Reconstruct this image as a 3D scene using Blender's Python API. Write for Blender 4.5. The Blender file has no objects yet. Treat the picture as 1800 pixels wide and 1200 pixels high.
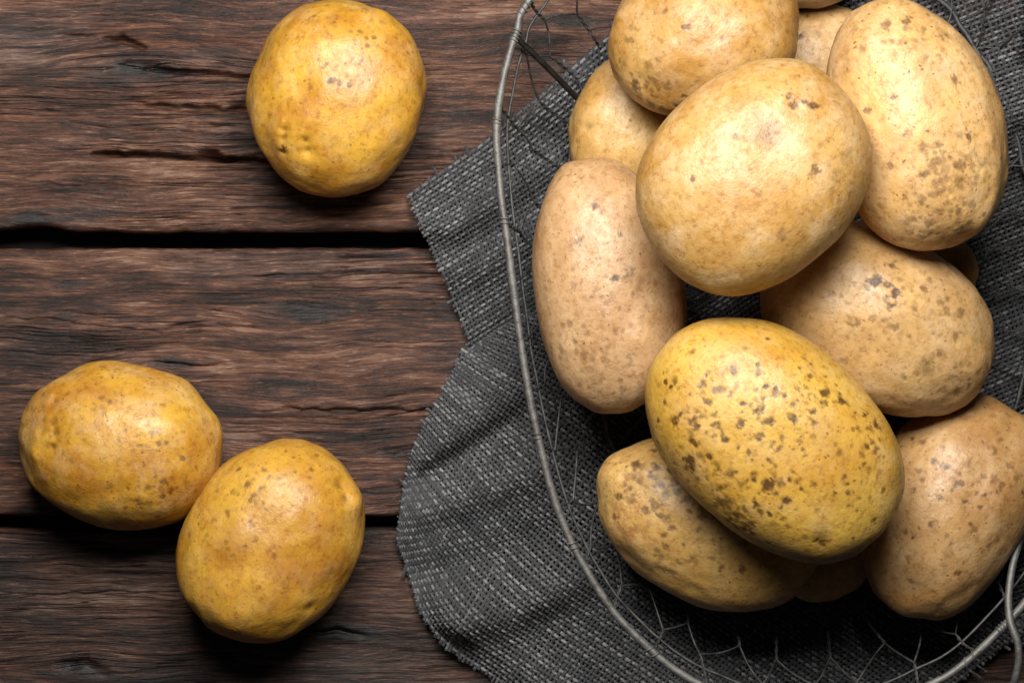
import bpy, bmesh, math, random
import numpy as np
from mathutils import Euler

random.seed(7)
S = bpy.context.scene
COL = S.collection
H = 1.10            # camera height above the table top (m)
K = 0.00025         # metres per photo pixel (1800 wide) on the table top

# ------------------------------------------------------------------ camera
cam_d = bpy.data.cameras.new("camera")
cam = bpy.data.objects.new("camera", cam_d)
COL.objects.link(cam)
cam.location = (0, 0, H)
cam.rotation_euler = (0, 0, 0)
cam_d.sensor_width = 36
cam_d.lens = 36 * H / (1800 * K)
cam_d.clip_start = 0.02
cam_d.clip_end = 50
S.camera = cam

# ------------------------------------------------------------------ world + lamps (indoor still life: dim room, one window-like softbox)
w = bpy.data.worlds.new("World")
S.world = w
w.use_nodes = True
bg = w.node_tree.nodes["Background"]
bg.inputs[0].default_value = (0.80, 0.86, 1.0, 1)
bg.inputs[1].default_value = 0.006


def area(name, loc, aim, size, size_y, power, color):
    l = bpy.data.lights.new(name, "AREA")
    l.shape = "RECTANGLE"
    l.size = size
    l.size_y = size_y
    l.energy = power
    l.color = color
    o = bpy.data.objects.new(name, l)
    COL.objects.link(o)
    o.location = loc
    d = np.array(aim, float) - np.array(loc, float)
    from mathutils import Vector
    o.rotation_euler = Vector(d).to_track_quat("-Z", "Y").to_euler()
    return o


area("window_light", (0.0, 0.31, 0.63), (0.01, 0.02, 0.02), 0.38, 0.26, 9.8, (1.0, 0.965, 0.91))
area("room_fill", (-0.6, -0.1, 0.9), (0, 0, 0), 0.8, 0.8, 0.16, (0.92, 0.95, 1.0))

vs = S.view_settings
S.display_settings.display_device = "sRGB"
vs.view_transform = "Standard"
vs.look = "None"
vs.exposure = 0.0
vs.gamma = 1.0
vs.use_curve_mapping = False


# ------------------------------------------------------------------ helpers
def W(u, v, z=0.0):
    """photo pixel -> world xy for a point at height z"""
    f = K * (H - z) / H
    return ((u - 900) * f, (600 - v) * f, z)


def mesh_np(name, V, F, mat=None, parent=None, smooth=True, attrs=None, loc=(0, 0, 0)):
    """V (n,3) float, F (m,4) or (m,3) int"""
    V = np.asarray(V, np.float32)
    F = np.asarray(F, np.int32)
    me = bpy.data.meshes.new(name)
    me.vertices.add(len(V))
    me.vertices.foreach_set("co", V.ravel())
    k = F.shape[1]
    me.loops.add(F.size)
    me.loops.foreach_set("vertex_index", F.ravel())
    me.polygons.add(len(F))
    me.polygons.foreach_set("loop_start", np.arange(0, F.size, k, dtype=np.int32))
    me.polygons.foreach_set("loop_total", np.full(len(F), k, np.int32))
    me.update(calc_edges=True)
    me.polygons.foreach_set("use_smooth", np.full(len(F), smooth, bool))
    if attrs:
        for an, av in attrs.items():
            a = me.attributes.new(an, "FLOAT", "POINT")
            a.data.foreach_set("value", np.asarray(av, np.float32))
    o = bpy.data.objects.new(name, me)
    COL.objects.link(o)
    o.location = loc
    if parent:
        o.parent = parent
    if mat:
        me.materials.append(mat)
    return o


def thing(name, label, cat, loc=(0, 0, 0), group=None):
    o = bpy.data.objects.new(name, None)
    o.empty_display_size = 0.02
    COL.objects.link(o)
    o.location = loc
    tag(o, label, cat, group)
    return o


def tag(o, label, cat, group=None):
    o["label"] = label
    o["category"] = cat
    if group:
        o["group"] = group


def ss(x, a, b):
    t = np.clip((x - a) / (b - a), 0, 1)
    return t * t * (3 - 2 * t)


def _h(ix, iy, iz, seed):
    n = (ix.astype(np.int64) * 374761393 + iy.astype(np.int64) * 668265263 + iz.astype(np.int64) * 2147483647 + seed * 1274126177) & 0xFFFFFFFF
    n = ((n ^ (n >> 13)) * 1274126177) & 0xFFFFFFFF
    n = ((n ^ (n >> 16)) * 2246822519) & 0xFFFFFFFF
    n = n ^ (n >> 15)
    return (n & 0xFFFFFF) / float(0xFFFFFF) * 2 - 1


def vnoise(x, y, z=None, seed=0):
    x = np.asarray(x, float); y = np.asarray(y, float)
    z = np.zeros_like(x) if z is None else np.asarray(z, float)
    ix, iy, iz = np.floor(x).astype(np.int64), np.floor(y).astype(np.int64), np.floor(z).astype(np.int64)
    fx, fy, fz = x - ix, y - iy, z - iz
    fx = fx * fx * fx * (fx * (fx * 6 - 15) + 10); fy = fy * fy * fy * (fy * (fy * 6 - 15) + 10); fz = fz * fz * fz * (fz * (fz * 6 - 15) + 10)
    r = 0
    for a in (0, 1):
        wx = fx if a else 1 - fx
        for b in (0, 1):
            wy = fy if b else 1 - fy
            for c in (0, 1):
                wz = fz if c else 1 - fz
                r = r + wx * wy * wz * _h(ix + a, iy + b, iz + c, seed)
    return r


def fbm(x, y, z=None, seed=0, o=4, g=0.5):
    r = 0; a = 1.0; f = 1.0; t = 0
    for i in range(o):
        r = r + a * vnoise(x * f, y * f, None if z is None else z * f, seed + i * 17)
        t += a; a *= g; f *= 2.03
    return r / t


class NT:
    """small node-tree helper"""

    def __init__(self, name):
        self.m = bpy.data.materials.new(name)
        self.m.use_nodes = True
        self.t = self.m.node_tree
        self.b = self.t.nodes["Principled BSDF"]

    def n(self, typ, ins=None, **props):
        nd = self.t.nodes.new(typ)
        for k, v in props.items():
            setattr(nd, k, v)
        if ins:
            for k, v in ins.items():
                self.set(nd.inputs[k], v)
        return nd

    def set(self, sock, v):
        if isinstance(v, bpy.types.NodeSocket):
            self.t.links.new(v, sock)
        elif isinstance(v, bpy.types.Node):
            self.t.links.new(v.outputs[0], sock)
        else:
            sock.default_value = v

    def math(self, op, a, b=0.0, c=0.0, clamp=False):
        nd = self.t.nodes.new("ShaderNodeMath")
        nd.operation = op; nd.use_clamp = clamp
        self.set(nd.inputs[0], a); self.set(nd.inputs[1], b); self.set(nd.inputs[2], c)
        return nd.outputs[0]

    def ramp(self, fac, stops):
        nd = self.t.nodes.new("ShaderNodeValToRGB")
        e = nd.color_ramp.elements
        while len(e) < len(stops):
            e.new(0.5)
        for i, (p, c) in enumerate(stops):
            e[i].position = p
            e[i].color = (c, c, c, 1) if isinstance(c, (int, float)) else (*c, 1)
        self.set(nd.inputs[0], fac)
        return nd.outputs[0]

    def mix(self, fac, a, b, mode="MIX"):
        nd = self.t.nodes.new("ShaderNodeMix")
        nd.data_type = "RGBA"; nd.blend_type = mode
        self.set(nd.inputs[0], fac)
        for i, v in ((6, a), (7, b)):
            if isinstance(v, tuple):
                v = (*v, 1) if len(v) == 3 else v
            self.set(nd.inputs[i], v)
        return nd.outputs[2]

    def map(self, vec, scale=(1, 1, 1), loc=(0, 0, 0), rot=(0, 0, 0)):
        return self.n("ShaderNodeMapping", {"Vector": vec, "Scale": scale, "Location": loc, "Rotation": rot}).outputs[0]

    def noise(self, vec, scale, detail=4, rough=0.5, dist=0.0):
        return self.n("ShaderNodeTexNoise", {"Vector": vec, "Scale": scale, "Detail": detail, "Roughness": rough, "Distortion": dist}).outputs[0]


# ------------------------------------------------------------------ materials
def wood_material(name, seed, tone=1.0):
    m = NT(name)
    tc = m.n("ShaderNodeTexCoord").outputs["Object"]
    base = m.map(tc, loc=(seed * 1.37, seed * 0.71, 0))
    warp = m.n("ShaderNodeTexNoise", {"Vector": m.map(base, (5, 14, 1)), "Scale": 1.0, "Detail": 2.0}).outputs["Color"]
    wv = m.n("ShaderNodeVectorMath", {0: warp, 1: (-0.5, -0.5, -0.5)}, operation="ADD").outputs[0]
    wv = m.n("ShaderNodeVectorMath", {0: wv, 1: (0.0, 0.005, 0.0)}, operation="MULTIPLY").outputs[0]
    sx = m.n("ShaderNodeSeparateXYZ", {0: base})
    fib = m.n("ShaderNodeAttribute", attribute_name="fibre").outputs["Fac"]
    cv = m.n("ShaderNodeCombineXYZ", {0: sx.outputs[0], 1: fib, 2: float(seed)}).outputs[0]
    p = m.n("ShaderNodeVectorMath", {0: cv, 1: wv}, operation="ADD").outputs[0]
    fine = m.noise(m.map(p, (60, 1000, 1)), 1.0, 6, 0.72)
    med = m.noise(m.map(p, (20, 260, 1)), 1.0, 6, 0.68)
    big = m.noise(m.map(p, (12, 48, 1)), 1.0, 4, 0.55)
    grain = m.n("ShaderNodeAttribute", attribute_name="grain").outputs["Fac"]
    v = m.math("MULTIPLY", fine, 0.40)
    v = m.math("MULTIPLY_ADD", med, 0.42, v)
    v = m.math("MULTIPLY_ADD", big, 0.42, v)
    v = m.math("MULTIPLY_ADD", grain, 0.10, v)
    fleck = m.ramp(m.noise(m.map(p, (150, 1100, 1), (2, 6, 0)), 1.0, 3, 0.6), [(0.56, 0.0), (0.72, 1.0)])
    v = m.math("MULTIPLY_ADD", fleck, 0.11, v)
    v = m.math("MULTIPLY_ADD", m.n("ShaderNodeAttribute", attribute_name="knot").outputs["Fac"], -0.13, v)
    v = m.math("MULTIPLY_ADD", m.math("SUBTRACT", v, 0.62), 3.0, 0.45)
    t = tone
    col = m.ramp(v, [(0.12, (0.006 * t, 0.004 * t, 0.003 * t)), (0.36, (0.034 * t, 0.013 * t, 0.008 * t)),
                     (0.54, (0.086 * t, 0.034 * t, 0.019 * t)), (0.72, (0.165 * t, 0.075 * t, 0.043 * t)), (0.95, (0.27 * t, 0.175 * t, 0.125 * t))])
    # weathered grey areas and warmer orange areas
    gm = m.ramp(m.noise(m.map(base, (9, 26, 1), (3, 8, 0)), 1.0, 4, 0.6), [(0.52, 0.0), (0.72, 0.6)])
    hsv = m.n("ShaderNodeHueSaturation", {"Saturation": 0.38, "Value": 0.92, "Color": col}).outputs[0]
    col = m.mix(gm, col, hsv)
    om = m.ramp(m.noise(m.map(base, (7, 34, 1), (11, 2, 0)), 1.0, 4, 0.6), [(0.56, 0.0), (0.74, 0.7)])
    col = m.mix(om, col, m.mix(1.0, col, (1.45, 1.05, 0.68), "MULTIPLY"))
    # thin dark drying checks
    ck = m.noise(m.map(p, (9, 330, 1), (5, 4, 0)), 1.0, 3, 0.5)
    ckm = m.ramp(m.math("ABSOLUTE", m.math("SUBTRACT", ck, 0.5)), [(0.0, 1.0), (0.016, 0.0)])
    sel = m.ramp(m.noise(m.map(base, (6, 30, 1), (1, 9, 0)), 1.0, 3, 0.5), [(0.50, 0.0), (0.60, 1.0)])
    ckm = m.math("MULTIPLY", ckm, sel)
    col = m.mix(m.math("MULTIPLY", ckm, 0.85), col, (0.008, 0.005, 0.004))
    m.set(m.b.inputs["Base Color"], col)
    m.set(m.b.inputs["Roughness"], m.ramp(med, [(0.3, 0.62), (0.7, 0.42)]))
    m.b.inputs["Specular IOR Level"].default_value = 0.42
    hgt = m.math("MULTIPLY_ADD", fine, 0.75, m.math("MULTIPLY", med, 0.9))
    hgt = m.math("MULTIPLY_ADD", ckm, -0.9, hgt)
    b = m.n("ShaderNodeBump", {"Strength": 1.0, "Distance": 0.0009, "Height": hgt})
    m.set(m.b.inputs["Normal"], b.outputs[0])
    return m.m


def potato_material(name, seed, base, warm, speck=0.5, fine=0.5, russet=0.3, pale=0.3):
    """base: skin colour; warm: deeper colour of the patches; speck: amount of dark lenticels"""
    m = NT(name)
    tc = m.n("ShaderNodeTexCoord").outputs["Object"]
    p0 = m.map(tc, loc=(seed * 0.313, seed * 0.177, seed * 0.091))
    wn = m.n("ShaderNodeTexNoise", {"Vector": p0, "Scale": 420.0, "Detail": 2.0}).outputs["Color"]
    wv = m.n("ShaderNodeVectorMath", {0: wn, 1: (-0.5, -0.5, -0.5)}, operation="ADD").outputs[0]
    wv = m.n("ShaderNodeVectorMath", {0: wv, "Scale": 0.0022}, operation="SCALE").outputs[0]
    p = m.n("ShaderNodeVectorMath", {0: p0, 1: wv}, operation="ADD").outputs[0]
    blotch = m.noise(p0, 42.0, 5, 0.6)
    col = m.mix(m.ramp(blotch, [(0.38, 0.0), (0.66, 1.0)]), base, warm)
    # pale dry skin
    pl = m.ramp(m.noise(m.map(p0, loc=(3, 1, 2)), 70.0, 5, 0.65), [(0.46, 0.0), (0.68, pale)])
    col = m.mix(pl, col, (0.60, 0.44, 0.26))
    # mottling at the millimetre scale
    mot = m.noise(p, 330.0, 4, 0.7)
    col = m.mix(1.0, col, m.ramp(mot, [(0.28, (0.62, 0.50, 0.34)), (0.48, (1, 1, 1)), (0.72, (1.14, 1.15, 1.20))]), "MULTIPLY")
    # russet patches with netting
    rp = m.ramp(m.noise(m.map(p0, loc=(7, 5, 1)), 34.0, 5, 0.65), [(0.50, 0.0), (0.70, 1.0)])
    net = m.ramp(m.noise(p, 240.0, 4, 0.7), [(0.42, 0.0), (0.60, 1.0)])
    rm = m.math("MULTIPLY", m.math("MULTIPLY", rp, net), russet)
    col = m.mix(rm, col, (0.30, 0.135, 0.045))

    ve = m.n("ShaderNodeTexVoronoi", {"Vector": p, "Scale": 420.0}, feature="DISTANCE_TO_EDGE").outputs["Distance"]
    crz = m.math("MULTIPLY", m.ramp(ve, [(0.0, 1.0), (0.10, 0.0)]), m.ramp(m.noise(m.map(p0, loc=(2, 2, 9)), 55.0, 4, 0.6), [(0.46, 0.0), (0.64, 1.0)]))
    col = m.mix(m.math("MULTIPLY", crz, 0.20 + 0.35 * russet), col, (0.33, 0.17, 0.065))
    scf = m.ramp(m.noise(m.map(p, (1, 3.4, 1.7), (4, 4, 4), (0.4, 0.2, 0.9)), 130.0, 5, 0.75), [(0.62, 0.0), (0.70, 1.0)])
    col = m.mix(m.math("MULTIPLY", scf, 0.55), col, (0.34, 0.19, 0.085))

    def dots(scale, r0, r1, keep, off):
        vt = m.n("ShaderNodeTexVoronoi", {"Vector": m.map(p, loc=(off, off * 2, off * 3)), "Scale": scale, "Randomness": 1.0})
        sep = m.n("ShaderNodeSeparateColor", {0: vt.outputs["Color"]})
        rad = m.math("MULTIPLY_ADD", sep.outputs[0], r1 - r0, r0)
        d = m.math("DIVIDE", vt.outputs["Distance"], rad)
        a = m.ramp(d, [(0.60, 1.0), (1.0, 0.0)])
        k = m.math("LESS_THAN", sep.outputs[1], keep)
        q = m.math("MULTIPLY_ADD", sep.outputs[2], 0.6, 0.4)
        return m.math("MULTIPLY", m.math("MULTIPLY", a, k), q)

    clus = m.ramp(m.noise(m.map(p0, loc=(1, 8, 4)), 30.0, 3, 0.5), [(0.40, 0.25), (0.60, 1.0)])
    big = m.math("MULTIPLY", dots(135.0, 0.08, 0.19, 0.30 + 0.5 * speck, 1.3), clus)
    sml = dots(330.0, 0.10, 0.24, 0.25 + 0.5 * fine, 2.1)
    mk = m.n("ShaderNodeAttribute", attribute_name="mark").outputs["Fac"]
    dk = m.math("MAXIMUM", m.math("MULTIPLY", big, min(1.0, 0.35 + speck * 0.75)), m.math("MULTIPLY", sml, 0.38 + 0.48 * fine))
    mkn = m.math("MULTIPLY", mk, m.ramp(m.noise(p, 420.0, 3, 0.6), [(0.30, 0.65), (0.52, 1.25)]), clamp=True)
    dk = m.math("MAXIMUM", dk, mkn)
    col = m.mix(m.math("MULTIPLY", dk, 0.88, clamp=True), col, (0.045, 0.014, 0.004))
    m.set(m.b.inputs["Base Color"], col)
    m.set(m.b.inputs["Roughness"], m.ramp(mot, [(0.3, 0.52), (0.7, 0.36)]))
    m.b.inputs["Specular IOR Level"].default_value = 0.5
    m.b.inputs["Subsurface Weight"].default_value = 0.02
    m.b.inputs["Subsurface Radius"].default_value = (1.0, 0.45, 0.15)
    m.b.inputs["Subsurface Scale"].default_value = 0.004
    hgt = m.math("MULTIPLY", m.noise(p0, 620.0, 5, 0.65), 0.35)
    hgt = m.math("MULTIPLY_ADD", m.noise(p0, 150.0, 4, 0.6), 1.0, hgt)
    hgt = m.math("MULTIPLY_ADD", m.noise(p0, 310.0, 4, 0.7), 0.55, hgt)
    hgt = m.math("MULTIPLY_ADD", dk, -0.16, hgt)
    hgt = m.math("MULTIPLY_ADD", scf, -0.12, hgt)
    b = m.n("ShaderNodeBump", {"Strength": 0.65, "Distance": 0.0005, "Height": hgt})
    m.set(m.b.inputs["Normal"], b.outputs[0])
    return m.m


def yarn_material():
    m = NT("grey_linen_yarn")
    tc = m.n("ShaderNodeTexCoord").outputs["Object"]
    tone = m.n("ShaderNodeAttribute", attribute_name="tone").outputs["Fac"]
    nz = m.noise(tc, 900.0, 3, 0.6)
    v = m.math("MULTIPLY_ADD", nz, 0.5, m.math("MULTIPLY", tone, 0.75))
    col = m.ramp(v, [(0.26, (0.008, 0.009, 0.011)), (0.56, (0.036, 0.038, 0.043)), (0.76, (0.25, 0.25, 0.25))])
    m.set(m.b.inputs["Base Color"], col)
    m.b.inputs["Roughness"].default_value = 0.75
    m.b.inputs["Sheen Weight"].default_value = 0.15
    b = m.n("ShaderNodeBump", {"Strength": 0.8, "Distance": 0.0004, "Height": m.noise(tc, 1800.0, 3, 0.6)})
    m.set(m.b.inputs["Normal"], b.outputs[0])
    return m.m


def metal_material(name, c0, c1, rough):
    m = NT(name)
    tc = m.n("ShaderNodeTexCoord").outputs["Object"]
    nz = m.noise(tc, 260.0, 4, 0.6)
    m.set(m.b.inputs["Base Color"], m.ramp(nz, [(0.35, c0), (0.65, c1)]))
    m.b.inputs["Metallic"].default_value = 0.65
    m.set(m.b.inputs["Roughness"], m.ramp(nz, [(0.3, rough), (0.7, rough + 0.18)]))
    b = m.n("ShaderNodeBump", {"Strength": 0.6, "Distance": 0.0004, "Height": m.noise(tc, 700.0, 4, 0.6)})
    m.set(m.b.inputs["Normal"], b.outputs[0])
    return m.m


M_RIM = metal_material("dull_galvanised_wire", (0.11, 0.107, 0.10), (0.20, 0.195, 0.185), 0.50)
M_THIN = metal_material("thin_grey_wire", (0.045, 0.045, 0.045), (0.11, 0.11, 0.107), 0.5)
M_DARK = metal_material("shade_toned_wire", (0.012, 0.011, 0.010), (0.03, 0.027, 0.025), 0.5)  # near-black base colour paints the brace's shaded side
M_YARN = yarn_material()

# ------------------------------------------------------------------ table of planks
# cracks: polyline in photo pixels, half width px, depth mm
CRACKS = [
    ([(165, 271), (250, 272), (330, 277), (376, 279), (460, 284), (560, 288)], 6.5, 9.0),
    ([(352, 276), (376, 277), (398, 281)], 13.0, 10.0),
    ([(185, 66), (215, 70), (252, 84)], 7.5, 7.0),
    ([(100, 62), (140, 64), (185, 66)], 3.0, 1.2),
    ([(230, 125), (300, 112), (330, 117)], 2.6, 1.0),
    ([(255, 120), (370, 132), (455, 138), (540, 141)], 5.5, 5.0),
    ([(240, 182), (300, 188), (350, 195), (445, 190)], 6.5, 5.0),
    ([(215, 232), (280, 229), (340, 236), (430, 238)], 3.0, 1.4),
    ([(120, 215), (170, 222), (215, 231)], 2.6, 1.0),
    ([(700, 262), (800, 268), (900, 266)], 2.2, 0.9),
    ([(0, 318), (60, 322), (130, 330), (200, 325)], 2.4, 0.8),
    ([(560, 340), (650, 350), (750, 352)], 2.4, 0.9),
    ([(440, 487), (520, 484), (600, 480), (700, 483)], 2.8, 1.2),
    ([(0, 562), (70, 560), (160, 572), (290, 585)], 2.6, 1.0),
    ([(310, 585), (350, 576), (400, 574), (470, 578)], 2.6, 1.2),
    ([(270, 635), (310, 640), (355, 644), (395, 640)], 3.2, 1.3),
    ([(500, 719), (600, 721), (700, 722), (780, 720), (900, 720)], 4.0, 2.5),
    ([(620, 600), (720, 604), (820, 600)], 2.4, 0.9),
    ([(380, 762), (480, 758), (560, 764)], 2.2, 0.8),
    ([(480, 870), (560, 866), (680, 868)], 2.0, 0.7),
    ([(0, 742), (60, 735), (130, 740)], 2.2, 0.7),
    ([(540, 1112), (590, 1108), (640, 1116)], 5.0, 1.8),
    ([(100, 1170), (150, 1165), (180, 1180)], 14.0, 2.0),
    ([(0, 1040), (90, 1046), (200, 1040), (330, 1050)], 2.2, 0.8),
    ([(640, 1075), (720, 1080), (800, 1076)], 2.4, 0.8),
    ([(0, 30), (90, 34), (200, 28), (330, 33)], 2.2, 0.8),
    ([(940, 50), (1000, 56), (1080, 52)], 2.2, 0.8),
    ([(760, 120), (820, 126), (900, 121)], 2.4, 0.8),
]


def seg_dist(px, py, poly):
    best = np.full(px.shape, 1e9)
    for (x0, y0), (x1, y1) in zip(poly[:-1], poly[1:]):
        dx, dy = x1 - x0, y1 - y0
        t = np.clip(((px - x0) * dx + (py - y0) * dy) / (dx * dx + dy * dy), 0, 1)
        best = np.minimum(best, np.hypot(px - x0 - t * dx, py - y0 - t * dy))
    return best


table = thing("plank_table", "weathered dark brown wooden plank table under the potatoes and the basket", "table", (0, 0, -0.03))


KNOTS = [(230, 120, 150, 42), (640, 30, 90, 26), (525, 548, 80, 26), (310, 640, 90, 26), (120, 500, 60, 16), (1010, 40, 70, 24), (140, 1172, 80, 40), (600, 1110, 90, 24), (60, 385, 60, 20), (700, 800, 60, 16)]


def plank(top_px, bot_px, seed, lbl, tone, edge_top=None, edge_bot=None, fine=True):
    nx, ny = (500, 205) if fine else (160, 40)
    U = np.linspace(-360, 2160, nx)
    T = np.linspace(0, 1, ny)
    ft = top_px + 3.5 * fbm(U / 60, U * 0 + 3.3, seed=seed, o=4)
    fb = bot_px + 3.5 * fbm(U / 60, U * 0 + 9.3, seed=seed + 5, o=4)
    if edge_top is not None: ft = ft + edge_top(U)
    if edge_bot is not None: fb = fb + edge_bot(U)
    UU, TT = np.meshgrid(U, T, indexing="ij")
    VV = ft[:, None] * (1 - TT) + fb[:, None] * TT
    # relief
    wy = VV + 15 * fbm(UU / 260, VV / 90, seed=seed + 11, o=3)
    knot = np.zeros_like(VV)
    for (ku, kv, ru, rv) in KNOTS:            # the fibres run round each knot
        e2 = ((UU - ku) / ru) ** 2 + ((VV - kv) / rv) ** 2
        wy = kv + (wy - kv) * (1 - 0.62 * np.exp(-e2)) + 0.0
        knot = np.maximum(knot, np.exp(-e2 * 5))
    g1 = fbm(UU / 80, wy / 8.0, seed=seed + 21, o=4, g=0.6)
    g2 = fbm(UU / 30, wy / 3.4, seed=seed + 31, o=2)
    grain = 0.7 * g1 + 0.3 * g2
    rough_zone = 0.35 + 1.2 * ss(fbm(UU / 260, VV / 70, seed=seed + 41, o=3), -0.1, 0.45)
    z = grain * 0.00050 * rough_zone + 0.0007 * fbm(UU / 300, VV / 80, seed=seed + 51, o=2)
    # splintered zone round the big knot on the first plank
    zone = np.exp(-(((UU - 350) / 190) ** 2 + ((VV - 190) / 95) ** 2))
    z += zone * 0.0011 * fbm(UU / 42, wy / 7.5, seed=seed + 61, o=4, g=0.6)
    for poly, hw, dep in CRACKS:
        y0 = min(p[1] for p in poly) - 40; y1 = max(p[1] for p in poly) + 40
        if y1 < top_px or y0 > bot_px:
            continue
        wob = 1.6 * fbm(UU / 22, VV / 60, seed=seed + 71, o=3)
        d = seg_dist(UU, VV + wob * 2.2, poly)
        xs = [p[0] for p in poly]
        ends = ss(UU, min(xs) - 4, min(xs) + 30) * (1 - ss(UU, max(xs) - 30, max(xs) + 4))
        z -= dep * 0.001 * (0.35 + 0.65 * ends) * (1 - ss(d, hw * 0.25, hw * (1.05 + 0.4 * wob)))
        z += 0.0004 * np.exp(-((d - hw * 2.0) / (hw * 0.9)) ** 2) * ends
    # worn, rounded long edges
    dt = (VV - ft[:, None]); db = (fb[:, None] - VV)
    e = np.minimum(dt, db)
    wr = 7 + 4 * fbm(UU / 40, VV * 0, seed=seed + 81, o=3)
    z -= 0.0024 * np.clip(1 - e / wr, 0, 1) ** 2
    X = (UU - 900) * K; Y = (600 - VV) * K
    V = np.stack([X, Y, z + 0.03], -1)
    # side walls
    r0 = V[:, 0].copy(); r0[:, 2] = 0.030 - 0.0055; r0b = r0.copy(); r0b[:, 2] = 0.004
    r1 = V[:, -1].copy(); r1[:, 2] = 0.030 - 0.0055; r1b = r1.copy(); r1b[:, 2] = 0.004
    V = np.concatenate([r0b[:, None], r0[:, None], V, r1[:, None], r1b[:, None]], 1)
    G = np.concatenate([np.zeros((nx, 2)), grain, np.zeros((nx, 2))], 1)
    pad = lambda A, c: np.concatenate([A[:, :1], A[:, :1], A, A[:, -1:], A[:, -1:]], 1).ravel()
    n2 = V.shape[1]
    idx = np.arange(nx * n2).reshape(nx, n2)
    F = np.stack([idx[:-1, :-1], idx[:-1, 1:], idx[1:, 1:], idx[1:, :-1]], -1).reshape(-1, 4)
    # bottom + ends closing
    F2 = np.stack([idx[:-1, 0], idx[1:, 0], idx[1:, -1], idx[:-1, -1]], -1)
    F = np.concatenate([F, F2])
    F = F[:, ::-1]
    o = mesh_np("plank", V.reshape(-1, 3), F, wood_material("weathered_wood_%d" % seed, seed, tone), table, attrs={"grain": G.ravel(), "fibre": pad(wy * K, 0.0), "knot": pad(knot, 0.0)})
    if lbl: o["label"] = lbl
    return o


bump = lambda c, wd, a: (lambda U: a * np.exp(-((U - c) / wd) ** 2))
plank(-560, -78, 4, None, 1.0, fine=False)
plank(-66, 407, 1, "upper plank with split and splintered knot", 0.84, edge_bot=lambda U: -9 * np.exp(-((U - 70) / 50) ** 2) + 3 * np.exp(-((U - 250) / 60) ** 2))
plank(436, 907, 2, "middle plank with wavy grain", 0.86)
plank(930, 1330, 3, "lower plank, toned down for light falloff", 0.50)  # low tone paints the light's falloff into this plank's wood colour
plank(1344, 1800, 6, None, 0.9, fine=False)
# near-black slab under the planks, shade of the gaps painted in its colour
bm = bmesh.new()
bmesh.ops.create_cube(bm, size=1.0)
for v in bm.verts:
    v.co = (v.co.x * 0.60, v.co.y * 0.56, v.co.z * 0.012 - 0.0025)
bmesh.ops.bevel(bm, geom=bm.edges[:], offset=0.001, segments=1, affect="EDGES")
me = bpy.data.meshes.new("gap_backing"); bm.to_mesh(me); bm.free()
bo = bpy.data.objects.new("gap_backing", me); COL.objects.link(bo); bo.parent = table
me.materials.append(NT("gap_shade_black").m)
me.materials[0].node_tree.nodes["Principled BSDF"].inputs["Base Color"].default_value = (0.008, 0.006, 0.005, 1)
me.materials[0].node_tree.nodes["Principled BSDF"].inputs["Roughness"].default_value = 0.9


# ------------------------------------------------------------------ woven napkin
def spline_grid(G, p, q):
    """G (n,m,2) control points, Catmull-Rom, p in [0,n-1], q in [0,m-1]"""
    def basis(t):
        return np.stack([-.5 * t + t * t - .5 * t ** 3, 1 - 2.5 * t * t + 1.5 * t ** 3, .5 * t + 2 * t * t - 1.5 * t ** 3, -.5 * t * t + .5 * t ** 3], -1)
    n, m = G.shape[:2]
    P = np.concatenate([2 * G[:1] - G[1:2], G, 2 * G[-1:] - G[-2:-1]], 0)
    P = np.concatenate([2 * P[:, :1] - P[:, 1:2], P, 2 * P[:, -1:] - P[:, -2:-1]], 1)
    i = np.clip(np.floor(p).astype(int), 0, n - 2); j = np.clip(np.floor(q).astype(int), 0, m - 2)
    bp = basis(p - i); bq = basis(q - j)
    r = np.zeros(p.shape + (2,))
    for a in range(4):
        for b in range(4):
            r += (bp[..., a] * bq[..., b])[..., None] * P[i + a, j + b]
    return r


FOLD = [(560, 690), (780, 622), (828, 600), (870, 572), (925, 545), (1000, 520), (1200, 640), (1300, 720), (1500, 870), (1850, 1130), (2100, 1300)]
FX = [p[0] for p in FOLD]; FY = [p[1] for p in FOLD]
UP = np.array([
    [(722, 345), (890, 225), (1060, 78), (1230, -60), (1420, -140), (1620, -200), (1820, -260)],
    [(772, 462), (930, 365), (1090, 250), (1260, 120), (1450, 20), (1650, -60), (1850, -120)],
    [(828, 600), (980, 500), (1140, 390), (1310, 280), (1490, 180), (1690, 90), (1890, 20)],
    [(872, 720), (1030, 620), (1190, 510), (1360, 400), (1540, 310), (1740, 220), (1940, 150)],
    [(910, 840), (1070, 740), (1230, 640), (1400, 530), (1580, 440), (1780, 350), (1980, 280)],
    [(950, 960), (1110, 860), (1270, 760), (1440, 660), (1620, 570), (1820, 480), (2020, 410)],
    [(990, 1080), (1150, 980), (1310, 880), (1480, 790), (1660, 700), (1860, 610), (2060, 540)]], float)
UP = np.concatenate([UP] + [UP[-1:] + np.array([42.0, 122.0]) * k for k in (1, 2, 3, 4, 5)])
LO = np.array([
    [(700, 945), (724, 805), (790, 670), (846, 560), (900, 440)],
    [(762, 1100), (850, 940), (940, 790), (1040, 640), (1150, 500)],
    [(905, 1212), (1000, 1060), (1110, 920), (1220, 780), (1330, 650)],
    [(1050, 1310), (1160, 1170), (1270, 1040), (1390, 910), (1500, 790)],
    [(1200, 1400), (1310, 1270), (1430, 1150), (1560, 1030), (1680, 920)],
    [(1360, 1490), (1470, 1370), (1600, 1260), (1730, 1150), (1850, 1050)]], float)


def gauss_seg(x, y, poly, wd):
    return np.exp(-(seg_dist(x, y, poly) / wd) ** 2)


def base_mask(x, y):
    """1 outside the basket's base, 0 where its weight presses the cloth flat"""
    return ss(np.hypot((x - 1430) / 420, (y - 520) / 640), 1.0, 1.30)


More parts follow.
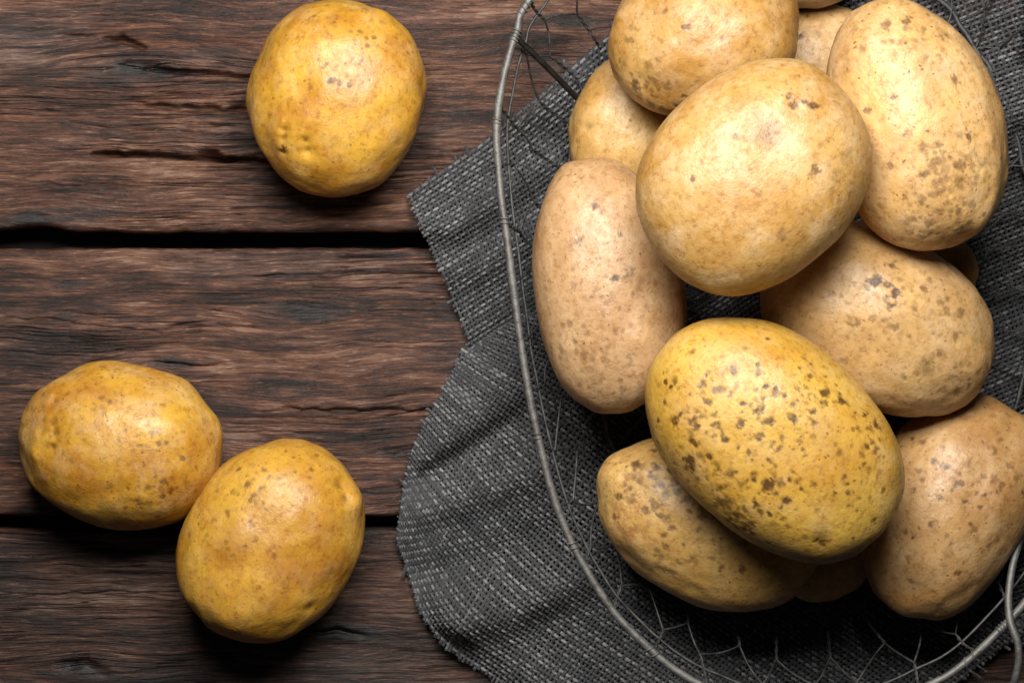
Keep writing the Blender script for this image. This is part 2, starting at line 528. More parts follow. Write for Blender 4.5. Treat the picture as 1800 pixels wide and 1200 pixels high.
def z_upper(x, y):
    z = 0.0018 + 0.0035 * ss(fbm(x / 110, y / 110, seed=3, o=2), 0.0, 0.8)
    z += 0.0070 * gauss_seg(x, y, [(722, 400), (800, 400), (880, 340), (960, 300)], 26)
    z += 0.0055 * gauss_seg(x, y, [(780, 480), (850, 470), (960, 400)], 28)
    z += 0.0070 * gauss_seg(x, y, [(880, 210), (950, 200), (1040, 140)], 26)
    zc = z * 1.35 * base_mask(x, y) + 0.0018
    # bunched up in the upper right corner
    zc += (0.020 * ss(x, 1640, 1760) * (1 - ss(y, 200, 330))) * (0.6 + 0.8 * fbm(x / 45, y / 80, seed=8, o=2))
    fy = np.interp(x, FX, FY)
    return np.where(y > fy - 5, np.minimum(zc, 0.0028), zc)


def z_lower(x, y):
    z = 0.0065 + 0.004 * fbm(x / 120, y / 150, seed=5, o=2)
    z += 0.006 * gauss_seg(x, y, [(760, 790), (850, 700), (930, 600)], 40)
    z += 0.006 * gauss_seg(x, y, [(720, 900), (840, 860), (960, 820)], 34)
    z -= 0.005 * gauss_seg(x, y, [(700, 860), (820, 790), (930, 720)], 22)
    z += 0.008 * gauss_seg(x, y, [(800, 1090), (900, 1060), (1020, 1000)], 40)
    z -= 0.004 * gauss_seg(x, y, [(730, 1010), (850, 980), (960, 930)], 30)
    z = 0.0065 + (z - 0.0065) * 1.5
    z = z * (0.30 + 0.70 * base_mask(x, y)) + 0.0006
    # droop to the table along the free left edge
    fy = np.interp(x, FX, FY)
    d = y - fy
    z = z - 0.0085 * np.clip(1 - d / 26, 0, 1) ** 2
    ed = seg_dist(x, y, [(828, 600), (790, 670), (724, 805), (700, 945), (762, 1100), (905, 1212), (1050, 1310)])
    z = z * ss(ed, -22, 34) + 0.001
    return z


PITCH = 8.2   # px between yarns


def weave(G, zf, keep, seed):
    n, m = G.shape[:2]
    lp = np.linalg.norm(np.diff(G, axis=0), axis=-1).sum(0).mean()
    lq = np.linalg.norm(np.diff(G, axis=1), axis=-1).sum(1).mean()
    Np, Nq = int(lp / PITCH), int(lq / PITCH)
    rng = np.random.default_rng(seed)
    Vs, Fs, Ts = [], [], []
    off = 0
    NS = 6
    ang = np.arange(NS) / NS * 2 * np.pi
    for fam in (0, 1):
        A, B = (Np, Nq) if fam == 0 else (Nq, Np)      # A yarns, each crossing B others
        for i in range(A + 1):
            ext = rng.uniform(0.3, 1.0, 2) + np.where(rng.random(2) < 0.06, rng.uniform(0.5, 2.5, 2), 0)
            s = np.concatenate([[-ext[0]], np.arange(0, 2 * B + 1) / 2.0, [B + ext[1]]])
            a = i + 0.16 * fbm(s / 7.0, s * 0 + i * 3.7, seed=seed, o=2)
            pp, qq = (a / Np * (n - 1), s / Nq * (m - 1)) if fam == 0 else (s / Np * (n - 1), a / Nq * (m - 1))
            xy = spline_grid(G, pp, qq)
            x, y = xy[:, 0], xy[:, 1]
            k = keep(x, y)
            if k.sum() < 3:
                continue
            edge = np.flatnonzero(np.diff(np.concatenate([[0], k.astype(int), [0]])))
            xa, ya = x, y
            for i0, i1 in zip(edge[::2], edge[1::2]):
                if i1 - i0 < 4:
                    continue
                x, y, s2 = xa[i0:i1], ya[i0:i1], s[i0:i1]
                # local pitch, so that yarns get thinner where the cloth is squeezed
                r = PITCH * K * 0.50 * rng.uniform(0.80, 1.12) * (1 + 0.16 * fbm(s2 / 3.0, s2 * 0 + i * 1.3, seed=seed + 2, o=2))
                wv = (1 if i % 2 else -1) * (1 if fam else -1) * np.cos(np.pi * s2)
                P = np.stack([(x - 900) * K, (600 - y) * K, zf(x, y) + 0.00062 * wv + 0.0010], -1)
                T = np.gradient(P, axis=0); T[:, 2] *= 1
                T /= np.linalg.norm(T, axis=1)[:, None] + 1e-12
                Bv = np.stack([-T[:, 1], T[:, 0], T[:, 0] * 0], -1)
                Bv /= np.linalg.norm(Bv, axis=1)[:, None] + 1e-12
                Nv = np.cross(T, Bv)
                if Nv[:, 2].mean() < 0: Nv = -Nv
                ring = P[:, None] + (np.cos(ang)[None, :, None] * Bv[:, None] * (r * 0.68)[:, None, None] + np.sin(ang)[None, :, None] * Nv[:, None] * (r * 0.58)[:, None, None])
                L = len(P)
                Vs.append(ring.reshape(-1, 3))
                id0 = np.arange(L * NS).reshape(L, NS) + off
                id1 = np.roll(id0, -1, axis=1)
                Fs.append(np.stack([id0[:-1], id1[:-1], id1[1:], id0[1:]], -1).reshape(-1, 4))
                tone = 0.34 + rng.normal(0, 0.05) + (0.12 if fam == 0 else -0.05) + 0.14 * fbm(s2 / 2.2, s2 * 0 + i * 5.1 + fam, seed=seed + 4, o=2)
                Ts.append(np.repeat(tone, NS))
                off += L * NS
    return np.concatenate(Vs), np.concatenate(Fs), np.concatenate(Ts)


napkin = thing("linen_napkin", "coarse woven grey linen napkin spread beneath the wire basket", "napkin")
for nm, G, zf, kp, sd in (("upper_fold", UP, z_upper, lambda x, y: (y < np.interp(x, FX, FY) + 45) & (x < 2000) & (y > -130), 1),
                          ("lower_fold", LO.transpose(1, 0, 2), z_lower, lambda x, y: (y > np.interp(x, FX, FY) - 2) & (y < 1330), 2)):
    V, F, T = weave(G, zf, kp, sd)
    o = mesh_np(nm, V, F, M_YARN, napkin, attrs={"tone": T})
    o["kind"] = "stuff"

# ------------------------------------------------------------------ wire basket
RIMZ = 0.060
basket = thing("wire_basket", "round grey wire basket with chicken wire sides, heaped with potatoes", "basket", (0, 0, 0))
RIM = [(938, -8), (908, 58), (886, 135), (873, 222), (879, 330), (893, 430), (906, 530), (921, 640), (946, 770), (986, 910), (1042, 1022), (1112, 1112), (1232, 1202),
       (1430, 1262), (1640, 1200), (1762, 1102), (1850, 985), (1950, 780), (1990, 520), (1975, 220), (1890, -50), (1700, -240), (1430, -320), (1130, -230)]


def closed_spline(P, n):
    P = np.array(P, float); m = len(P)
    # arc-length resampled closed Catmull-Rom
    t = np.linspace(0, m, 4000, endpoint=False)
    i = np.floor(t).astype(int); f = (t - i)[:, None]
    a, b, c, d = P[(i - 1) % m], P[i % m], P[(i + 1) % m], P[(i + 2) % m]
    C = 0.5 * ((2 * b) + (-a + c) * f + (2 * a - 5 * b + 4 * c - d) * f ** 2 + (-a + 3 * b - 3 * c + d) * f ** 3)
    L = np.concatenate([[0], np.cumsum(np.linalg.norm(np.diff(np.vstack([C, C[:1]]), axis=0), axis=1))])
    s = np.linspace(0, L[-1], n, endpoint=False)
    C2 = np.vstack([C, C[:1]])
    return np.stack([np.interp(s, L, C2[:, 0]), np.interp(s, L, C2[:, 1])], -1)


def tube(P, R, ns=8, closed=False):
    P = np.asarray(P, float); n = len(P)
    R = np.broadcast_to(np.asarray(R, float), (n,))
    if closed:
        T = np.roll(P, -1, 0) - np.roll(P, 1, 0)
    else:
        T = np.gradient(P, axis=0)
    T /= np.linalg.norm(T, axis=1)[:, None] + 1e-12
    ref = np.array([0, 0, 1.0]) if abs(T[:, 2].mean()) < 0.85 else np.array([1.0, 0, 0])
    B = np.cross(T, ref); B /= np.linalg.norm(B, axis=1)[:, None] + 1e-9
    N = np.cross(B, T)
    a = np.arange(ns) / ns * 2 * np.pi
    V = P[:, None] + R[:, None, None] * (np.cos(a)[None, :, None] * B[:, None] + np.sin(a)[None, :, None] * N[:, None])
    idx = np.arange(n * ns).reshape(n, ns)
    if closed:
        nxt = np.roll(idx, -1, 0); cur = idx
    else:
        cur = idx[:-1]; nxt = idx[1:]
    F = np.stack([cur, nxt, np.roll(nxt, -1, 1), np.roll(cur, -1, 1)], -1).reshape(-1, 4)
    return V.reshape(-1, 3), F


class Join:
    def __init__(self):
        self.V, self.F, self.o = [], [], 0

    def add(self, V, F):
        self.V.append(V); self.F.append(F + self.o); self.o += len(V)

    def build(self, name, mat, parent):
        return mesh_np(name, np.concatenate(self.V), np.concatenate(self.F), mat, parent)


RC = closed_spline(RIM, 1200)
zr = RIMZ + 0.0015 * np.sin(np.linspace(0, 2 * np.pi, 1200, endpoint=False) * 3)
sK = K * (H - zr) / H
RW = np.stack([(RC[:, 0] - 900) * sK, (600 - RC[:, 1]) * sK, zr], -1)
tt = np.arange(1200) / 12.0
RWj = RW + 0.0003 * np.stack([fbm(tt / 3, tt * 0, seed=1, o=3), fbm(tt / 3, tt * 0 + 5, seed=2, o=3), tt * 0], -1)
V, F = tube(RWj, 0.00165 * (1 + 0.12 * fbm(tt / 1.3, tt * 0 + 8, seed=4, o=3)), 10, True)
mesh_np("rim", V, F, M_RIM, basket)
CEN = np.array([(1430 - 900) * K * 0.945, (600 - 490) * K * 0.945])


def basket_pt(s, t):
    """s in [0,1) round the rim, t 0 rim .. 1 foot of the wall .. 2 centre of the floor"""
    s = np.asarray(s, float); t = np.asarray(t, float)
    fi = (s % 1.0) * 1200
    i = np.floor(fi).astype(int) % 1200; f = (fi - np.floor(fi))[..., None]
    r = RW[i] * (1 - f) + RW[(i + 1) % 1200] * f
    tw = np.clip(t, 0, 1); tf = np.clip(t - 1, 0, 1)
    sc = (1 - 0.24 * tw ** 1.25) * (1 - tf * 0.97)
    z = 0.0118 + (r[..., 2] - 0.0118) * (1 - tw) ** 1.15
    xy = CEN + (r[..., :2] - CEN) * sc[..., None]
    return np.concatenate([xy, z[..., None]], -1)


# hexagonal netting: twisted uprights and single slanting strands
J = Join()
NC = 42
rows = [0.0, 0.30, 0.56, 0.86, 1.04, 1.16, 1.28, 1.42, 1.54]
rng = np.random.default_rng(5)
node = {}


def nd(i, k):
    """node i of row k; rows are staggered by half a cell after each slanted row"""
    off = 0.5 * (((k) // 2) % 2)
    i %= NC
    if (i, k) not in node:
        node[(i, k)] = (((i + off + rng.uniform(-0.16, 0.16)) / NC) % 1.0, rows[k] + (rng.uniform(-0.05, 0.05) if k else 0))
    return node[(i, k)]


def strand(a, b, r, wob, twist=False):
    (s0, t0), (s1, t1) = a, b
    if s1 - s0 > 0.5: s1 -= 1
    if s0 - s1 > 0.5: s1 += 1
    n = 13 if twist else 8
    f = np.linspace(0, 1, n)
    P = basket_pt(s0 + (s1 - s0) * f, t0 + (t1 - t0) * f)
    w1 = np.stack([rng.uniform(-1, 1) * np.sin(np.pi * f), rng.uniform(-1, 1) * np.sin(np.pi * f), rng.uniform(-1, 1) * np.sin(2 * np.pi * f)], -1) * wob
    P = P + w1
    if twist:
        T = P[-1] - P[0]; T /= np.linalg.norm(T) + 1e-9
        B = np.cross(T, (0.3, 0.2, 1)); B /= np.linalg.norm(B); N = np.cross(B, T)
        for ph in (0, np.pi):
            a_ = f * np.pi * 5 + ph
            J.add(*tube(P + 0.00042 * (np.cos(a_)[:, None] * B + np.sin(a_)[:, None] * N), r, 5))
    else:
        J.add(*tube(P, r, 5))


RT = 0.00044
for k in range(len(rows) - 1):
    for i in range(NC):
        if k % 2 == 0:      # twisted upright
            strand(nd(i, k), nd(i, k + 1), RT, 0.0008, twist=(k < 5))
        else:               # two slanting strands
            sh = 1 if (k // 2) % 2 else 0
            strand(nd(i, k), nd(i + sh, k + 1), RT * 1.1, 0.0014)
            strand(nd(i, k), nd(i + sh - 1, k + 1), RT * 1.1, 0.0014)
mo = J.build("wire_netting", M_THIN, basket)
mo["kind"] = "stuff"

# thin hoop where the netting is bound, just inside and below the rim
for tlev, rad in ((0.20, 0.0006), (1.0, 0.0011)):
    ssn = np.linspace(0, 1, 500, endpoint=False)
    P = basket_pt(ssn, tlev + 0.03 * fbm(ssn * 40, ssn * 0 + tlev, seed=9, o=2))
    V, F = tube(P, rad, 6, True)
    mesh_np("hoop", V, F, M_THIN, basket)


def nearest_s(u, v):
    return float(np.argmin(np.hypot(RC[:, 0] - u, RC[:, 1] - v))) / 1200.0


# wraps of binding wire round the rim
def wrap(u, v, turns, length):
    s0 = nearest_s(u, v)
    n = int(14 * turns)
    f = np.linspace(0, 1, n)
    P = basket_pt(s0 + (f - 0.5) * length, np.zeros(n))
    T = np.gradient(P, axis=0); T /= np.linalg.norm(T, axis=1)[:, None]
    B = np.cross(T, (0, 0, 1.0)); B /= np.linalg.norm(B, axis=1)[:, None]; N = np.cross(B, T)
    a = f * 2 * np.pi * turns
    Vv, Ff = tube(P + 0.00185 * (np.cos(a)[:, None] * B + np.sin(a)[:, None] * N), 0.00038, 6)
    mesh_np("wire_wrap", Vv, Ff, M_RIM, basket)


for u, v, tn, ln in ((930, 8, 4.3, 0.010), (906, 62, 3.6, 0.005), (874, 212, 1.4, 0.002), (890, 388, 1.7, 0.003), (944, 765, 1.3, 0.0025), (1008, 958, 1.8, 0.004),
                     (1150, 1143, 1.5, 0.005), (1705, 1152, 2.2, 0.009), (1762, 1102, 3.4, 0.005)):
    wrap(u, v, tn, ln)


def rod(name, pts, r, mat):
    P = np.array([W(*p) for p in pts]); n = len(P)
    t = np.linspace(0, n - 1, 12 * n)
    Q = np.zeros((len(t), 3)); i = np.clip(t.astype(int), 0, n - 2); f = (t - i)[:, None]
    a, b, c, d = P[np.maximum(i - 1, 0)], P[i], P[i + 1], P[np.minimum(i + 2, n - 1)]
    Q = 0.5 * ((2 * b) + (-a + c) * f + (2 * a - 5 * b + 4 * c - d) * f ** 2 + (-a + 3 * b - 3 * c + d) * f ** 3)
    V, F = tube(Q, r * (1 + 0.08 * fbm(t * 2, t * 0, seed=3, o=2)), 8)
    return mesh_np(name, V, F, mat, basket)


# brace from the rim down and inwards (shade painted into its colour), and the looped side handle lower right
rod("brace", [(911, 70, 0.0585), (955, 112, 0.050), (1005, 163, 0.036), (1050, 210, 0.013)], 0.0013, M_DARK)
rod("handle", [(1800, 930, 0.052), (1782, 985, 0.056), (1773, 1045, 0.060), (1776, 1092, 0.0645), (1790, 1135, 0.066), (1786, 1185, 0.064), (1760, 1240, 0.058), (1690, 1290, 0.050), (1620, 1270, 0.056), (1600, 1218, 0.061)], 0.0016, M_RIM)

# ------------------------------------------------------------------ potatoes
bm = bmesh.new()
bmesh.ops.create_icosphere(bm, subdivisions=7, radius=1.0)
bm.verts.ensure_lookup_table()
U6 = np.array([v.co[:] for v in bm.verts]); F6 = np.array([[v.index for v in f.verts] for f in bm.faces])
bm.free()
bm = bmesh.new()
bmesh.ops.create_icosphere(bm, subdivisions=6, radius=1.0)
bm.verts.ensure_lookup_table()
U5 = np.array([v.co[:] for v in bm.verts]); F5 = np.array([[v.index for v in f.verts] for f in bm.faces])
bm.free()
CELL = 0.002
HM = np.full((420, 420), 0.0125)


def cells(P):
    ix = ((P[:, 0] + 0.42) / CELL).astype(int); iy = ((P[:, 1] + 0.42) / CELL).astype(int)
    return np.clip(ix, 0, 419), np.clip(iy, 0, 419)


def potato(label, uv, ab, ang, mat, seed, c=0.84, bend=0.0, taper=0.0, sq=2.15, tilt=(0, 0), eyes=(), marks=(), scatter=(), lumps=(), ground=None, box=None, zmin=0.0, lod=5, name="potato", grp=None, lump=1.0):
    """uv: centre in the photo; ab: half axes in px; ang: degrees anticlockwise of the long axis"""
    U, F = (U6, F6) if lod == 6 else (U5, F5)
    z = 0.04
    for it in range(4):
        f = K * (H - z) / H
        a, b = ab[0] * f, ab[1] * f
        cc = b * c
        d = U.copy()
        rr = (np.abs(d) ** sq).sum(1) ** (-1.0 / sq)
        d = d * rr[:, None]
        n0 = fbm(U[:, 0] * 1.1 + seed, U[:, 1] * 1.1, U[:, 2] * 1.1, seed=seed, o=2) * 0.075 * lump
        n1 = fbm(U[:, 0] * 3.1 + seed, U[:, 1] * 3.1, U[:, 2] * 3.1, seed=seed + 9, o=2) * 0.024 * lump
        d = d * (1 + n0 + n1)[:, None]
        tp = 1 + taper * d[:, 0]
        P = np.stack([d[:, 0] * a, d[:, 1] * b * tp, d[:, 2] * cc * tp], -1)
        P[:, 1] += bend * b * (d[:, 0] ** 2 - 0.4)
        R = np.array(Euler((math.radians(tilt[0]), math.radians(tilt[1]), math.radians(ang))).to_matrix())
        Q = P @ R.T
        # recentre and rescale so that the outline fits the stated box
        hx, hy = np.array([math.cos(math.radians(ang)), math.sin(math.radians(ang))]), np.array([-math.sin(math.radians(ang)), math.cos(math.radians(ang))])
        q1, q2 = Q[:, :2] @ hx, Q[:, :2] @ hy
        sx, sy = 2 * a / (q1.max() - q1.min()), 2 * b / (q2.max() - q2.min())
        q1 = (q1 - (q1.max() + q1.min()) / 2) * sx; q2 = (q2 - (q2.max() + q2.min()) / 2) * sy
        Q[:, :2] = q1[:, None] * hx + q2[:, None] * hy
        P = Q @ R
        cx, cy, _ = W(uv[0], uv[1], z)
        if box is not None:                    # make the outline, seen from above, fill its box in the photo
            for _k in range(3):
                fz = K * (H - z - Q[:, 2]) / H
                pu = 900 + (Q[:, 0] + cx) / fz; pv = 600 - (Q[:, 1] + cy) / fz
                f0 = K * (H - z) / H
                Q[:, 0] *= (box[2] - box[0]) / (pu.max() - pu.min())
                Q[:, 1] *= (box[3] - box[1]) / (pv.max() - pv.min())
                fz = K * (H - z - Q[:, 2]) / H
                pu = 900 + (Q[:, 0] + cx) / fz; pv = 600 - (Q[:, 1] + cy) / fz
                cx += ((box[0] + box[2]) - (pu.max() + pu.min())) / 2 * f0
                cy -= ((box[1] + box[3]) - (pv.max() + pv.min())) / 2 * f0
            P = Q @ R
        ix, iy = cells(Q + np.array([cx, cy, 0]))
        if ground is not None:
            z = ground - Q[:, 2].min()
        else:
            z = max(zmin, float((HM[ix, iy] - Q[:, 2]).max()) - 0.0022)
            
    # distances on the surface
    sc = K * (H - z - Q[:, 2]) / H
    pu = 900 + (Q[:, 0] + cx) / sc; pv = 600 - (Q[:, 1] + cy) / sc
    up = U @ R.T
    ok = Q[:, 2] > np.percentile(Q[:, 2], 30)
    nrm = U / np.array([a, b, cc]); nrm /= np.linalg.norm(nrm, axis=1)[:, None]
    disp = np.zeros(len(P)); mark = np.zeros(len(P))
    P0 = P.copy()
    rng = np.random.default_rng(seed)

    def find(u, v):
        dd = np.hypot(pu - u, pv - v) + np.where(ok, 0, 1e4)
        return P0[np.argmin(dd)]

    rad = lambda px: px * K
    for (u, v, r, dep) in eyes:               # sunken eyes with a low brow
        c0 = find(u, v)
        D = P0 - c0
        dist = np.linalg.norm(D, axis=1) / rad(r)
        disp -= rad(dep) * np.exp(-dist ** 2)
        c1 = find(u - r * 0.5, v - r * 0.9)
        disp += rad(dep) * 0.45 * np.exp(-(np.linalg.norm(P0 - c1, axis=1) / rad(r * 0.8)) ** 2)
        mark = np.maximum(mark, 0.55 * np.exp(-(dist / 0.42) ** 2))
    for (u, v, r, hgt) in lumps:
        c0 = find(u, v)
        disp += rad(hgt) * np.exp(-(np.linalg.norm(P0 - c0, axis=1) / rad(r)) ** 2)
    wob = 1 + 0.9 * fbm(P0[:, 0] * 650 + seed, P0[:, 1] * 650, P0[:, 2] * 650, seed=seed + 3, o=2)
    allm = list(marks)
    for (u, v, ru, rv, n, r0, r1, st) in scatter:     # clusters of specks
        for _ in range(n):
            allm.append((rng.normal(u, ru), rng.normal(v, rv), rng.uniform(r0, r1), st * rng.uniform(0.45, 1.0)))
    for (u, v, r, st) in allm:
        if np.min(np.hypot(pu - u, pv - v)) > 12:
            continue
        c0 = find(u, v)
        near = np.abs(P0 - c0).max(1) < rad(r * 2.5)
        dist = np.linalg.norm(P0[near] - c0, axis=1) / rad(r) * wob[near]
        mark[near] = np.maximum(mark[near], st * (1 - ss(dist, 0.40, 1.0)))
    disp -= 0.00010 * mark
    P = P + nrm * disp[:, None]
    Q = P @ R.T + np.array([cx, cy, z])
    if ground is None:
        ix, iy = cells(Q)
        np.maximum.at(HM, (ix, iy), Q[:, 2])
    o = mesh_np(name, P, F, mat, attrs={"mark": mark}, loc=(cx, cy, z))
    o.rotation_euler = (math.radians(tilt[0]), math.radians(tilt[1]), math.radians(ang))
    tag(o, label, "potato", grp)
    print("POT", label[:34], "z=%.3f" % z)
    return o


GT = "loose potatoes on the planks"
GB = "potatoes heaped in the wire basket"
YEL = (0.56, 0.31, 0.036); YELW = (0.38, 0.160, 0.011)
TAN = (0.47, 0.29, 0.115); TANW = (0.37, 0.195, 0.05)
BUF = (0.43, 0.252, 0.098); BUFW = (0.31, 0.155, 0.044)
PM = potato_material

# --- three loose ones
potato("golden potato alone on the upper plank, with sunken eyes near its lower left", (591, 174), (180, 154), 78, PM("skin_golden_a", 1, YEL, YELW, 0.15, 0.5, 0.25, 0.25), 11,
       c=0.86, taper=0.02, eyes=((540, 266, 12, 6), (537, 248, 10, 5), (500, 228, 10, 6), (497, 244, 8, 4), (498, 268, 8, 3)), lumps=((480, 225, 18, 3), (540, 212, 14, 2), (515, 285, 20, 2)),
       scatter=((600, 90, 55, 40, 34, 3, 6, 0.75), (680, 80, 30, 20, 6, 3, 6, 0.6)), marks=((497, 267, 9, 0.9), (585, 140, 8, 0.8), (595, 148, 6, 0.7), (574, 112, 5, 0.9)),
       ground=0.0, lod=6, box=(432, 0, 750, 347), grp=GT)
potato("golden potato on the middle plank at far left, knobbly at its left end", (213, 783), (183, 147), -9, PM("skin_golden_b", 2, YEL, YELW, 0.25, 0.8, 0.45, 0.30), 22,
       c=0.86, taper=0.06, eyes=((90, 742, 9, 5), (93, 762, 10, 6), (92, 784, 9, 5), (96, 702, 9, 3)), lumps=((66, 768, 14, 4), (62, 800, 12, 4), (85, 700, 12, 2)),
       scatter=((240, 740, 70, 45, 40, 3, 7, 0.6), (290, 870, 45, 25, 30, 4, 9, 0.7)), ground=0.0, lod=6, box=(32, 633, 392, 932), grp=GT)
potato("golden egg-shaped potato across the lower gap, leaning toward its loose neighbour", (475, 950), (190, 150), 62, PM("skin_golden_c", 3, YEL, YELW, 0.22, 0.6, 0.35, 0.15), 33,
       c=0.88, taper=-0.03, eyes=((600, 852, 16, 7), (606, 876, 12, 5), (545, 1068, 12, 3)), lumps=((622, 880, 26, 9), (400, 1090, 50, 6)),
       scatter=((470, 860, 45, 40, 34, 3, 7, 0.65), (400, 930, 40, 30, 12, 4, 7, 0.5)), ground=0.0, lod=6, box=(308, 770, 642, 1130), grp=GT)

# --- bottom of the heap
potato("small pale potato peeking out behind the left of the basket heap, touching the dark brace", (1088, 205), (112, 90), 66, PM("skin_tan_i", 4, (0.50, 0.31, 0.10), (0.40, 0.21, 0.05), 0.2, 0.4, 0.3, 0.3), 44, c=0.95, eyes=((1035, 222, 12, 5),), box=(999, 97, 1195, 350), grp=GB)
potato("pale potato mostly hidden behind the top pair in the basket, dark dot on its side", (1428, 90), (92, 78), 20, PM("skin_tan_j", 5, TAN, TANW, 0.2, 0.4, 0.1, 0.4), 55, c=0.7, box=(1335, 8, 1545, 210), marks=((1409, 63, 8, 0.9), (1418, 28, 7, 0.7), (1425, 115, 5, 0.5)), grp=GB)
potato("sliver of potato at the top edge of the photo, behind the hidden pale one", (1420, -72), (92, 86), 0, PM("skin_tan_k", 6, TAN, TANW, 0.3, 0.4, 0.3, 0.3), 66, c=0.9, grp=GB)
potato("scrap of ochre potato showing beneath the lower edge of the most speckled one", (1462, 972), (96, 84), 10, PM("skin_ochre_l", 7, (0.58, 0.36, 0.14), (0.48, 0.26, 0.08), 0.2, 0.4, 0.4, 0.1), 77, c=0.5, box=(1360, 870, 1540, 1058), grp=GB)
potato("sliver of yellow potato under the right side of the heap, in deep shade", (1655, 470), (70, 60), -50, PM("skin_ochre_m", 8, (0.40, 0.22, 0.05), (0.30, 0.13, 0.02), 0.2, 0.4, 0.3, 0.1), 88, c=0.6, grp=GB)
potato("ochre potato low in the basket, half covered by the most speckled potato", (1240, 915), (218, 148), -30, PM("skin_ochre_g", 9, (0.56, 0.35, 0.11), (0.46, 0.25, 0.06), 0.9, 0.8, 0.9, 0.15), 99, c=0.80, lod=6,
       scatter=((1150, 840, 40, 40, 34, 5, 12, 0.8), (1230, 940, 70, 40, 40, 4, 10, 0.7)), box=(1048, 765, 1440, 1075), grp=GB)
potato("tan freckled potato at lower right of the heap, touching the photo's right edge", (1678, 892), (215, 148), 58, PM("skin_buff_h", 10, BUF, BUFW, 0.6, 0.9, 0.55, 0.35), 110, c=0.84, lod=6, bend=-0.05,
       scatter=((1700, 860, 70, 50, 60, 3, 8, 0.75), (1640, 980, 50, 60, 24, 4, 9, 0.5)), box=(1508, 690, 1838, 1090), grp=GB)
potato("pinkish tan kidney-shaped potato standing upright at the left of the heap", (1068, 502), (229, 134), 98, PM("skin_buff_d", 11, (0.47, 0.29, 0.14), (0.36, 0.195, 0.08), 0.25, 0.8, 0.5, 0.35), 121, c=0.92, lod=6, bend=0.07, taper=-0.05, sq=2.3, lump=0.6,
       marks=((1045, 360, 9, 0.8), (1080, 488, 9, 0.8), (1018, 428, 8, 0.6), (1088, 412, 6, 0.6), (1010, 600, 7, 0.6)), scatter=((1060, 540, 60, 50, 46, 3, 8, 0.45), (1050, 640, 60, 40, 50, 3, 8, 0.45)),
       lumps=((1070, 560, 18, 3), (1120, 600, 22, 4), (1000, 610, 16, 3)), box=(935, 277, 1208, 727), grp=GB)
# --- second layer
potato("tan potato with a cluster of brown scabs, below and right of the biggest", (1545, 560), (220, 150), -29, PM("skin_buff_e", 12, BUF, (0.56, 0.34, 0.12), 0.35, 0.6, 0.4, 0.4), 132, c=0.84, lod=6, zmin=0.052, bend=-0.04,
       marks=((1543, 492, 14, 1.0), (1560, 500, 10, 0.9), (1534, 497, 9, 0.9), (1575, 517, 12, 0.9), (1568, 468, 9, 0.7), (1568, 537, 9, 0.8), (1622, 506, 9, 0.6), (1690, 550, 11, 0.5)),
       scatter=((1590, 530, 70, 50, 40, 4, 9, 0.55), (1640, 660, 60, 30, 30, 4, 9, 0.6)), eyes=((1630, 650, 30, 3),), box=(1335, 388, 1749, 733), grp=GB)
potato("brown-gold potato cut by the top edge of the photo, above the biggest", (1238, 42), (178, 160), 42, PM("skin_tan_a", 13, (0.46, 0.265, 0.075), (0.33, 0.155, 0.026), 0.2, 0.4, 0.35, 0.40), 143, c=0.86, lod=6, zmin=0.060,
       marks=((1206, 50, 8, 0.6), (1270, 70, 7, 0.5), (1170, 18, 8, 0.4)), scatter=((1135, 180, 26, 26, 40, 5, 12, 0.75), (1095, 95, 14, 40, 20, 4, 9, 0.5), (1280, 60, 60, 50, 14, 4, 9, 0.3)), box=(1068, -95, 1405, 210), grp=GB)
potato("large tan freckled oval potato at the upper right of the heap", (1612, 217), (228, 152), -73, PM("skin_buff_c", 14, BUF, (0.60, 0.36, 0.12), 0.45, 0.9, 0.5, 0.45), 154, c=0.82, lod=6, zmin=0.058, taper=0.03,
       marks=((1592, 38, 12, 0.7), (1560, 45, 10, 0.6), (1610, 20, 12, 0.7), (1680, 68, 8, 0.8), (1570, 170, 8, 0.7), (1524, 192, 8, 0.7), (1680, 136, 9, 0.6), (1703, 240, 9, 0.8), (1596, 236, 7, 0.5), (1622, 308, 8, 0.7), (1564, 290, 7, 0.6), (1622, 358, 8, 0.7)),
       scatter=((1668, 310, 28, 30, 50, 4, 10, 0.6), (1600, 60, 50, 30, 30, 4, 9, 0.5), (1650, 390, 50, 30, 50, 4, 9, 0.6), (1720, 280, 20, 60, 30, 3, 7, 0.5)),
       lumps=((1738, 245, 10, 4), (1725, 310, 10, 3), (1700, 330, 10, 3), (1755, 290, 10, 3)), eyes=((1690, 330, 16, 4), (1665, 60, 14, 3)), box=(1449, -6, 1773, 441), grp=GB)
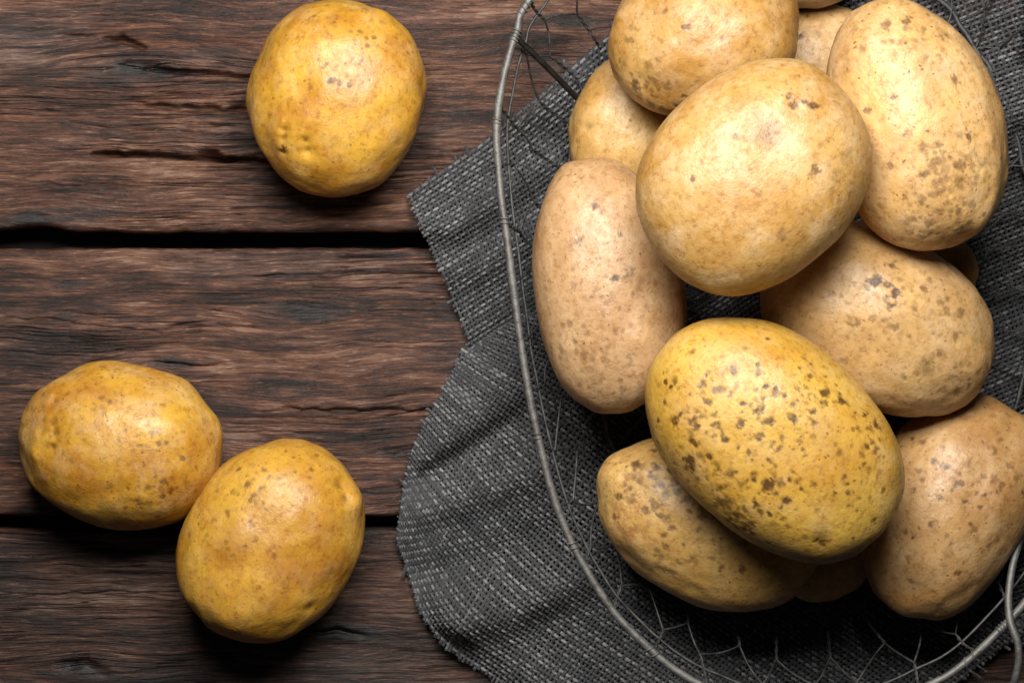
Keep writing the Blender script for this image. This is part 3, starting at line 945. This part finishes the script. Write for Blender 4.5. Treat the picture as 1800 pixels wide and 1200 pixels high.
# --- on top
potato("most speckled potato, bright yellow with dark dots, front of the heap", (1361, 774), (264, 182), -41, PM("skin_yellow_f", 15, (0.53, 0.325, 0.055), (0.42, 0.215, 0.024), 1.0, 0.7, 0.25, 0.25), 165, c=0.80, lod=6, taper=-0.02, sq=2.35, lump=0.5,
       marks=((1290, 652, 8, 0.9), (1335, 655, 10, 0.6), (1338, 720, 10, 0.9), (1303, 745, 8, 0.9), (1363, 690, 8, 0.7), (1392, 735, 10, 0.9), (1357, 738, 10, 0.8), (1333, 770, 9, 0.8),
              (1213, 810, 14, 1.0), (1188, 742, 12, 0.8), (1432, 721, 9, 0.9), (1480, 705, 8, 0.9), (1540, 748, 10, 0.9), (1445, 953, 11, 0.9), (1350, 855, 13, 0.9), (1343, 850, 9, 0.8), (1372, 850, 9, 0.7),
              (1265, 855, 8, 0.8), (1284, 828, 9, 0.7), (1445, 690, 9, 0.8), (1455, 688, 8, 0.8), (1275, 885, 16, 0.7), (1296, 905, 14, 0.7), (1318, 712, 7, 0.5), (1540, 790, 9, 0.7), (1565, 775, 8, 0.7)),
       scatter=((1360, 700, 90, 50, 70, 3.5, 6.5, 1.0), (1220, 760, 36, 55, 44, 4, 8, 0.9), (1340, 850, 70, 40, 50, 3.5, 7, 1.0), (1300, 920, 45, 30, 60, 4, 9, 0.9), (1540, 830, 35, 60, 34, 3.5, 7, 0.8), (1440, 760, 70, 70, 34, 3, 6, 0.9)),
       eyes=((1447, 948, 22, 3),), box=(1133, 557, 1591, 991), grp=GB)
potato("biggest and smoothest pale yellow potato, lying on top of the heap", (1325, 312), (228, 188), 37, PM("skin_pale_b", 16, (0.46, 0.275, 0.088), (0.37, 0.185, 0.040), 0.08, 0.35, 0.12, 0.5), 176, c=0.74, lod=6, taper=0.0, sq=2.2, lump=0.4,
       marks=((1386, 170, 9, 0.8), (1400, 182, 10, 0.7), (1416, 178, 7, 0.8), (1430, 186, 9, 0.8), (1436, 187, 6, 0.8), (1434, 298, 10, 0.7), (1293, 238, 7, 0.7), (1216, 316, 8, 0.7), (1335, 345, 5, 0.4), (1233, 285, 6, 0.4), (1374, 416, 10, 0.4)),
       scatter=((1480, 330, 30, 60, 24, 4, 9, 0.3),), eyes=((1350, 235, 60, 7), (1400, 182, 12, 3)), box=(1117, 102, 1534, 521), grp=GB)
print("TRIS", sum(sum(len(p.vertices) - 2 for p in m.polygons) for m in bpy.data.meshes if len(m.polygons) < 100) + sum(len(m.polygons) * (len(m.polygons[0].vertices) - 2) for m in bpy.data.meshes if len(m.polygons) >= 100))
